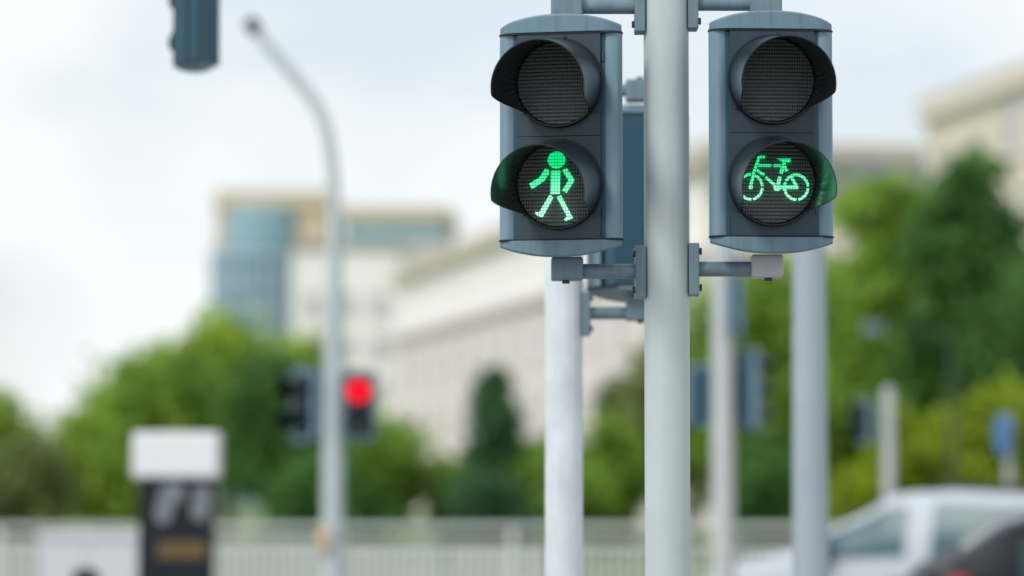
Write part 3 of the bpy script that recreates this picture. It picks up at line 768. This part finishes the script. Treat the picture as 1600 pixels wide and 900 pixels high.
car1 = make_car('parked_car', 'silver white car at the lower right, facing left', 'car_silver',
    [(-2.1,1.0),(-2.02,1.2),(-1.75,1.5),(-1.3,1.60),(-0.3,1.645),(0.15,1.61),(0.50,1.43),(0.95,1.20),(1.2,1.12),(1.65,1.05),(1.9,0.90),(2.0,0.6)],
    [(-2.1,1.0),(-1.5,1.12),(0.6,1.07),(1.2,1.0),(2.0,0.5)], plan_t, 2.1, 2.0,
    [(0.02,0.78,0.06,0.88),(-0.98,-0.20,0.06,0.88),(-1.62,-1.12,0.12,0.86)], (0.28,0.98), (-2.03,-1.78), (-1.3,1.28),
    [('headlamp',1.74,0.60,0.72,0.14,0.12,0.07,'headlamp'),('tail_light',-2.0,0.66,1.0,0.06,0.07,0.14,'tail_red')])
YC1 = 27.0
car1.rotation_euler = (0, 0, R(180 - 24))
car1.scale = (1, 1, 1.045)
car1.location = (gx(1186, YC1) + 1.46, YC1 - 0.15, -0.132)
MB().box((-1.1,0.50,1.60),(-0.1,0.54,1.67)).build('roof_rail', 'black_trim', car1, bevel=0.01)
MB().box((-1.1,-0.54,1.60),(-0.1,-0.50,1.67)).build('roof_rail', 'black_trim', car1, bevel=0.01)

car2 = make_car('parked_car', 'dark car cut off at the bottom right corner, red tail light showing', 'car_dark',
    [(-2.1,0.98),(-2.02,1.08),(-1.85,1.16),(-1.55,1.32),(-1.1,1.46),(-0.4,1.53),(0.2,1.49),(0.6,1.33),(1.05,1.07),(1.3,0.98),(1.75,0.87),(1.93,0.70),(2.0,0.5)],
    [(-2.1,0.94),(-1.5,0.98),(0.6,0.91),(1.2,0.87),(2.0,0.45)], plan_t, 2.1, 2.0,
    [(0.0,0.85,0.10,0.84),(-0.95,-0.12,0.10,0.84),(-1.5,-1.08,0.14,0.80)], (0.35,1.1), (-1.80,-1.25), (-1.3,1.28),
    [('headlamp',1.74,0.60,0.70,0.14,0.12,0.07,'headlamp'),('tail_light',-1.86,0.74,1.01,0.07,0.06,0.045,'tail_red')], glass='car_glass_dark')
YC2 = 19.0
car2.rotation_euler = (0, 0, R(-3))
car2.scale = (1, 1, 1.16)
car2.location = (gx(1425, YC2) + 2.1, YC2 + 0.2, -0.132)

# ------------------------------------------------------------------ buildings
def windows(root, x0, dx, nx, z0, dz, nz_, w, h, pane='glass_window', y=0.0, skip=()):
    fm = MB()
    t = 0.12
    for (a, b, c, d) in ((-w/2-t, -t, w/2+t, 0.0), (-w/2-t, h, w/2+t, h+t), (-w/2-t, 0, -w/2, h), (w/2, 0, w/2+t, h)):
        fm.box((a, -0.10, b), (c, 0.0, d))
    fm = fm.mesh('window_frame', 'stone_trim')
    pmz = MB().box((-w/2, -0.03, 0), (w/2, 0.0, h)).mesh('window', pane)
    sm = MB().box((-w/2-0.2, -0.22, -0.26), (w/2+0.2, 0.0, -t)).mesh('sill', 'stone_trim')
    for i in range(nx):
        for j in range(nz_):
            if (i, j) in skip: continue
            p = link('window', pmz, root, loc=(x0 + i*dx, y, z0 + j*dz))
            link('window_frame', fm, p); link('sill', sm, p)
def block(name, label, p0, ang, L, W, H, wall, roof='roof_slate', cat='building', over=0.5, roof_h=0.6):
    root = empty(name, (p0[0], p0[1], -0.15), ang); tag(root, label, cat)
    MB().box((0,0,0),(L,W,H)).build('wall', wall, root)
    MB().box((-over,-over,H+0.002),(L+over,W+over,H+roof_h)).build('roof', roof, root)
    return root
# long cream building running away to the left
dirv = Vector((1.0, -5.0)).normalized()           # far end -> near end
near_y = 139.0; near = Vector((gx(1108, near_y), near_y)); Lc = 84.0
far = near - dirv * Lc
angc = math.atan2(dirv.y, dirv.x)
Hc = z_of(203, near_y) + 0.15
cbld = block('long_building', 'long cream building running back behind the signals', far, angc, Lc, 12.0, Hc - 1.1, 'wall_white', 'roof_tan', roof_h=0.6, over=0.35)
hcor = 0.64 * (Hc - 1.7) + 1.7
MB().box((0,-0.25,0),(Lc-0.02,-0.002,hcor)).build('lower_facade', 'wall_pink', cbld)
MB().box((-0.2,-0.75,hcor+0.003),(Lc+0.2,-0.003,hcor+0.5)).build('cornice', 'stone_trim', cbld)
MB().box((-0.4,-0.6,Hc-1.6),(Lc+0.3,-0.003,Hc-1.115)).build('eaves', 'roof_tan', cbld)
for k in range(15):
    MB().box((2.0+k*5.8,-0.45,0),(2.6+k*5.8,-0.252,hcor-0.002)).build('pilaster', 'wall_cream', cbld)
windows(cbld, 5.2, 5.8, 14, 1.3, 3.6, 3, 1.9, 2.1, y=-0.251)
# end wall windows of the same building
ew = empty('end_wall', (Lc, 0, 0), R(90)); ew.parent = cbld
MB().box((0.0,-0.02,0),(12.0,-0.001,Hc-1.11)).build('end_plaster', 'wall_cream', ew)
MB().box((0.0,-0.35,Hc-3.0),(12.0,-0.022,Hc-1.12)).build('end_roof_band', 'roof_slate', ew)

# beige building at the right edge
yr = 127.0; pr = Vector((gx(1450, yr), yr)); Hr = z_of(155, yr) + 0.15
rb = block('corner_building', 'beige plastered building rising at the right edge', pr, angc, 60.0, 16.0, Hr - 0.5, 'wall_beige', 'roof_tan', roof_h=0.5, over=0.25)
windows(rb, 10, 5.0, 9, 3.0, 3.7, 4, 1.5, 1.9)
MB().box((-0.03,-0.03,0),(1.6,-0.001,Hr-5.0)).build('brick_corner', 'brick_red', rb)
MB().box((-0.2,-0.4,Hr-0.9),(60,-0.002,Hr-0.502)).build('eaves', 'wall_cream', rb)

# glass drum tower, far left of centre
yg = 290.0
gb = empty('glass_tower', (gx(412, yg), yg, -0.15)); tag(gb, 'curved blue glass tower with a tan top rising above the left trees', 'tower')
Hg = z_of(290, yg)
def gxm(px): return gx(px, yg) - gx(412, yg)
z1g = z_of(384, yg); zc0 = z_of(316, yg)
MB().box((gxm(330), 3.0, 0),(gxm(510), 14.0, zc0)).build('core', 'wall_tan', gb)
MB().box((gxm(328), 2.6, zc0+0.002),(gxm(512), 14.4, Hg)).build('roof_slab', 'wall_tan', gb)
rg = 4.6
dm = MB(); dm.tube([(gxm(402),4.2,z1g-0.02),(gxm(402),4.2,zc0-0.02)], 3.4, 40); dm.build('upper_drum', 'glass_teal', gb, smooth=True)
cxd = gxm(393); rd = 4.15
MB().tube([(cxd,3.2,0),(cxd,3.2,z1g-0.03)], rd, 40).build('glass_drum', 'glass_blue', gb, smooth=True)
for k in range(9):
    zz = z1g - 0.5 - k * 2.3
    MB().tube([(cxd,3.2,zz-0.42),(cxd,3.2,zz)], rd+0.12, 40).build('floor_band', 'mullion', gb, smooth=True)
for k in range(9):
    a = R(-160 + 140 * k / 8)
    MB().box((-0.09,-0.09,0),(0.09,0.09,z1g-0.2)).build('mullion', 'mullion', gb, loc=(cxd+(rd+0.06)*cos(a), 3.2+(rd+0.06)*sin(a), 0))
MB().box((gxm(450), 2.4, 0),(gxm(520), 2.98, z1g-0.2)).build('side_wing', 'wall_white', gb)

wg = block('office_block', 'grey-green office block with a tan roof edge beside the glass tower', (gx(532, yg), yg + 2), R(-4), gx(690, yg) - gx(532, yg), 14, z_of(338, yg), 'wall_grey', 'wall_tan', roof_h=1.2, over=0.4)
for k in range(3):
    MB().box((0.3,-0.05,z_of(368, yg)-k*4.0),(gx(690, yg)-gx(532, yg)-0.3,-0.002,z_of(346, yg)-k*4.0)).build('window_band', 'glass_teal', wg)
yw = 248.0
wb = block('white_block', 'white rendered block between the glass tower and the long building', (gx(455, yw), yw), R(2), gx(625, yw) - gx(455, yw), 12, z_of(388, yw), 'wall_white', 'roof_slate', roof_h=0.5, over=0.2)
windows(wb, 1.6, 2.6, 3, 2.0, 3.3, 5, 1.1, 1.4)

# ------------------------------------------------------------------ trees and shrubs
def leaf_crown(rng, lobes, n_clump, per, size, clump_r, flat=1.0, cone=None):
    v = []; f = []
    tot = sum(l[3] ** 2 for l in lobes) if lobes else 1
    def leaf(c, s):
        a = rng.uniform(0, 2*pi); zz = rng.uniform(-1, 1); q = math.sqrt(1 - zz*zz)
        nrm = Vector((q*cos(a), q*sin(a), zz)); u = nrm.orthogonal().normalized(); w_ = nrm.cross(u)
        b = rng.uniform(0, 2*pi); d1 = u*cos(b)+w_*sin(b); d2 = nrm.cross(d1)
        o = len(v)
        for p in (c - d1*s, c - d2*s*0.55, c + d1*s, c + d2*s*0.55): v.append(tuple(p))
        f.append((o, o+1, o+2, o+3))
    for _ in range(n_clump):
        if cone:
            h, r = cone
            t = rng.random() ** 1.5; rr = r * (1 - t) ** 0.85 * math.sqrt(rng.uniform(0.35, 1)); a = rng.uniform(0, 2*pi)
            c = Vector((rr*cos(a), rr*sin(a), 0.04*h + t*h*0.96)); cr_ = clump_r * (1.2 - 0.6*t)
        else:
            x = rng.random() * tot; i = 0
            while i < len(lobes) - 1 and x > lobes[i][3] ** 2: x -= lobes[i][3] ** 2; i += 1
            lx, ly, lz, lr = lobes[i]
            a = rng.uniform(0, 2*pi); zz = rng.uniform(-0.9, 1); q = math.sqrt(max(0, 1-zz*zz)); rr = lr * rng.uniform(0.35, 1.0) ** 0.5
            c = Vector((lx + rr*q*cos(a), ly + rr*q*sin(a), lz + rr*zz*flat)); cr_ = clump_r * rng.uniform(0.5, 1.7)
        for _k in range(per):
            d = Vector((rng.gauss(0,1), rng.gauss(0,1), rng.gauss(0,0.8))) * cr_ * 0.62
            leaf(c + d, size * rng.uniform(0.7, 1.3))
    return v, f
def tree(name, label, px, Y, py_top, half_px, leafm, seed, cat='tree', group=None, trunk_frac=0.28, cone=False, shrub=False, n=110, wide=1.0):
    rng = random.Random(seed)
    base = gx(px, Y); H = z_of(py_top, Y) + 0.14; Rr = half_px * Y / F
    root = empty(name, (base, Y, -0.14)); tag(root, label, cat, group)
    tr = MB(); tw = max(0.05, 0.028 * H)
    if cone:
        tr.tube([(0,0,-0.05),(0,0,H*0.5),(0,0,H*0.95)], [tw, tw*0.6, 0.02], 10)
        v, f = leaf_crown(rng, None, n, 46, 0.17, 0.055*H+0.16, cone=(H, Rr))
    else:
        zc = H * (trunk_frac + (1 - trunk_frac) * 0.5); lobes = []
        nl = 5 if shrub else 9
        hz = H * (1 - trunk_frac) * 0.5
        lobes.append((0, 0, zc, min(Rr, hz) * 0.72))
        for k in range(nl):
            a = 2*pi*k/nl + rng.uniform(-0.4, 0.4); e = rng.uniform(-0.85, 0.95)
            lr = min(Rr, hz) * rng.uniform(0.34, 0.52)
            q = math.sqrt(max(0.1, 1 - e*e))
            lobes.append(((Rr - lr) * cos(a) * q, (Rr*0.8 - lr*0.8) * sin(a) * q, zc + (hz - lr) * e, lr))
        lobes.append((rng.uniform(-.2,.2)*Rr, 0, H - min(Rr, hz)*0.62, min(Rr, hz)*0.55))
        lobes.append((0, 0, zc + hz*0.3, min(Rr, hz)*0.6)); lobes.append((0, 0, zc - hz*0.35, min(Rr, hz)*0.6))
        lean = rng.uniform(-0.15, 0.15)
        tr.tube([(0,0,-0.05),(lean*0.3,0,H*trunk_frac*0.6),(lean,0,H*trunk_frac*1.2),(lean*1.5,0,zc)], [tw*1.25, tw, tw*0.85, tw*0.5], 10)
        for lx, ly, lz, lr in lobes[1:]:
            z0 = H*trunk_frac*rng.uniform(0.75, 1.3)
            tr.tube([(lean,0,z0),(lx*0.45+lean*0.5, ly*0.45, z0+(lz-z0)*0.6),(lx, ly, lz)], [tw*0.5, tw*0.32, tw*0.1], 7)
        v, f = leaf_crown(rng, lobes, n, 52, 0.14 + 0.008*H, 0.19*min(Rr, hz)+0.14)
    tr.build('trunk', 'bark', root, smooth=True)
    m = MB(); m.v = v; m.f = f
    m.build('crown', leafm, root)
    return root
G = 'trees beyond the railing'
# left group
tree('tree', 'light green tree with the highest top, in front of the glass tower', 355, 84, 492, 100, 'leaf_spring', 1, group=G, n=130)
tree('tree', 'bushy green tree behind the dark totem', 250, 80, 548, 90, 'leaf_mid', 2, group=G, n=120)
tree('tree', 'low sloping green tree left of the dark totem', 165, 86, 615, 95, 'leaf_spring', 3, group=G, trunk_frac=0.12, n=130)
tree('tree', 'dark green tree right of the totem, behind the unlit signal', 430, 78, 560, 95, 'leaf_deep', 4, group=G, n=120)
tree('tree', 'light green tree top behind the bent post', 470, 90, 530, 60, 'leaf_spring', 5, group=G, n=90)
tree('tree', 'low green tree below the lit red signal', 585, 82, 655, 95, 'leaf_mid', 6, group=G, trunk_frac=0.1, n=90)
tree('tree', 'green tree cut off by the left edge', -25, 84, 612, 70, 'leaf_spring', 7, group=G, n=80)
tree('shrub', 'dull grey-green shrub at the left edge above the railing', 45, 76, 690, 75, 'leaf_dull', 8, 'shrub', 'shrubs beyond the railing', trunk_frac=0.05, shrub=True, n=70)
tree('shrub', 'dark low shrub just right of the totem above the railing', 500, 74, 720, 90, 'leaf_deep', 9, 'shrub', 'shrubs beyond the railing', trunk_frac=0.04, shrub=True, n=70)
# middle
tree('conifer', 'dark narrow conifer standing before the long cream building', 774, 80, 580, 48, 'leaf_conifer', 10, group=G, cone=True, n=130)
tree('shrub', 'dark shrub at the foot of the conifer', 760, 76, 740, 50, 'leaf_conifer', 11, 'shrub', 'shrubs beyond the railing', trunk_frac=0.04, shrub=True, n=60)
tree('shrub', 'green shrub between the conifer and the white pole', 835, 80, 690, 55, 'leaf_mid', 12, 'shrub', 'shrubs beyond the railing', trunk_frac=0.05, shrub=True, n=70)
tree('shrub', 'green shrub between the white pole and the sharp pole', 950, 80, 665, 70, 'leaf_mid', 13, 'shrub', 'shrubs beyond the railing', trunk_frac=0.05, shrub=True, n=80)
# right mass
tree('tree', 'light green tree just right of the sharp pole', 1075, 84, 520, 105, 'leaf_dull', 14, group=G, n=120)
tree('tree', 'tall green tree behind the cream pole', 1180, 80, 410, 110, 'leaf_mid', 15, group=G, trunk_frac=0.14, n=150)
tree('tree', 'tall green tree right of the bicycle signal', 1375, 78, 282, 95, 'leaf_mid', 16, group=G, trunk_frac=0.14, n=170)
tree('tree', 'tallest tree in the photo, at the upper right', 1505, 76, 250, 85, 'leaf_deep', 17, group=G, trunk_frac=0.14, n=170)
tree('tree', 'dark tree cut off by the right edge', 1610, 72, 400, 95, 'leaf_deep', 18, group=G, trunk_frac=0.14, n=140)
tree('tree', 'dark green tree behind the thick mast', 1285, 86, 470, 110, 'leaf_deep', 19, group=G, trunk_frac=0.1, n=140)
tree('tree', 'dark tree behind the short far pole', 1420, 84, 520, 110, 'leaf_deep', 20, group=G, trunk_frac=0.08, n=130)
tree('shrub', 'bright yellow-green shrub above the silver car, left of the thin lamp post', 1420, 62, 640, 80, 'leaf_lime', 21, 'shrub', 'shrubs beyond the railing', trunk_frac=0.05, shrub=True, n=90)
tree('shrub', 'bright yellow-green shrub above the silver car, at the right edge', 1555, 62, 620, 90, 'leaf_lime', 22, 'shrub', 'shrubs beyond the railing', trunk_frac=0.05, shrub=True, n=90)
tree('shrub', 'small yellow-green shrub between the thick mast and the car roof', 1340, 64, 735, 45, 'leaf_lime', 23, 'shrub', 'shrubs beyond the railing', trunk_frac=0.05, shrub=True, n=50)
tree('shrub', 'dark green shrub between the cream pole and the thick mast', 1200, 70, 690, 75, 'leaf_deep', 24, 'shrub', 'shrubs beyond the railing', trunk_frac=0.05, shrub=True, n=70)
tree('tree', 'broad green tree filling the gap between the thick mast and the tallest tree', 1440, 88, 340, 120, 'leaf_mid', 25, group=G, trunk_frac=0.08, n=170)
tree('tree', 'green tree directly below the bicycle signal', 1260, 90, 400, 120, 'leaf_mid', 26, group=G, trunk_frac=0.06, n=160)
tree('tree', 'dark tree below the tallest tree at the right', 1530, 80, 430, 130, 'leaf_deep', 27, group=G, trunk_frac=0.06, n=160)
tree('tree', 'lower green tree between the cream pole and the thick mast', 1200, 84, 560, 110, 'leaf_mid', 28, group=G, trunk_frac=0.05, n=130)

tree('shrub', 'green shrub left of the conifer foot, before the long building', 715, 82, 715, 45, 'leaf_mid', 31, 'shrub', 'shrubs beyond the railing', trunk_frac=0.05, shrub=True, n=60)
tree('tree', 'slim green tree rising just left of the sharp pole', 985, 92, 590, 50, 'leaf_dull', 32, group=G, n=80)
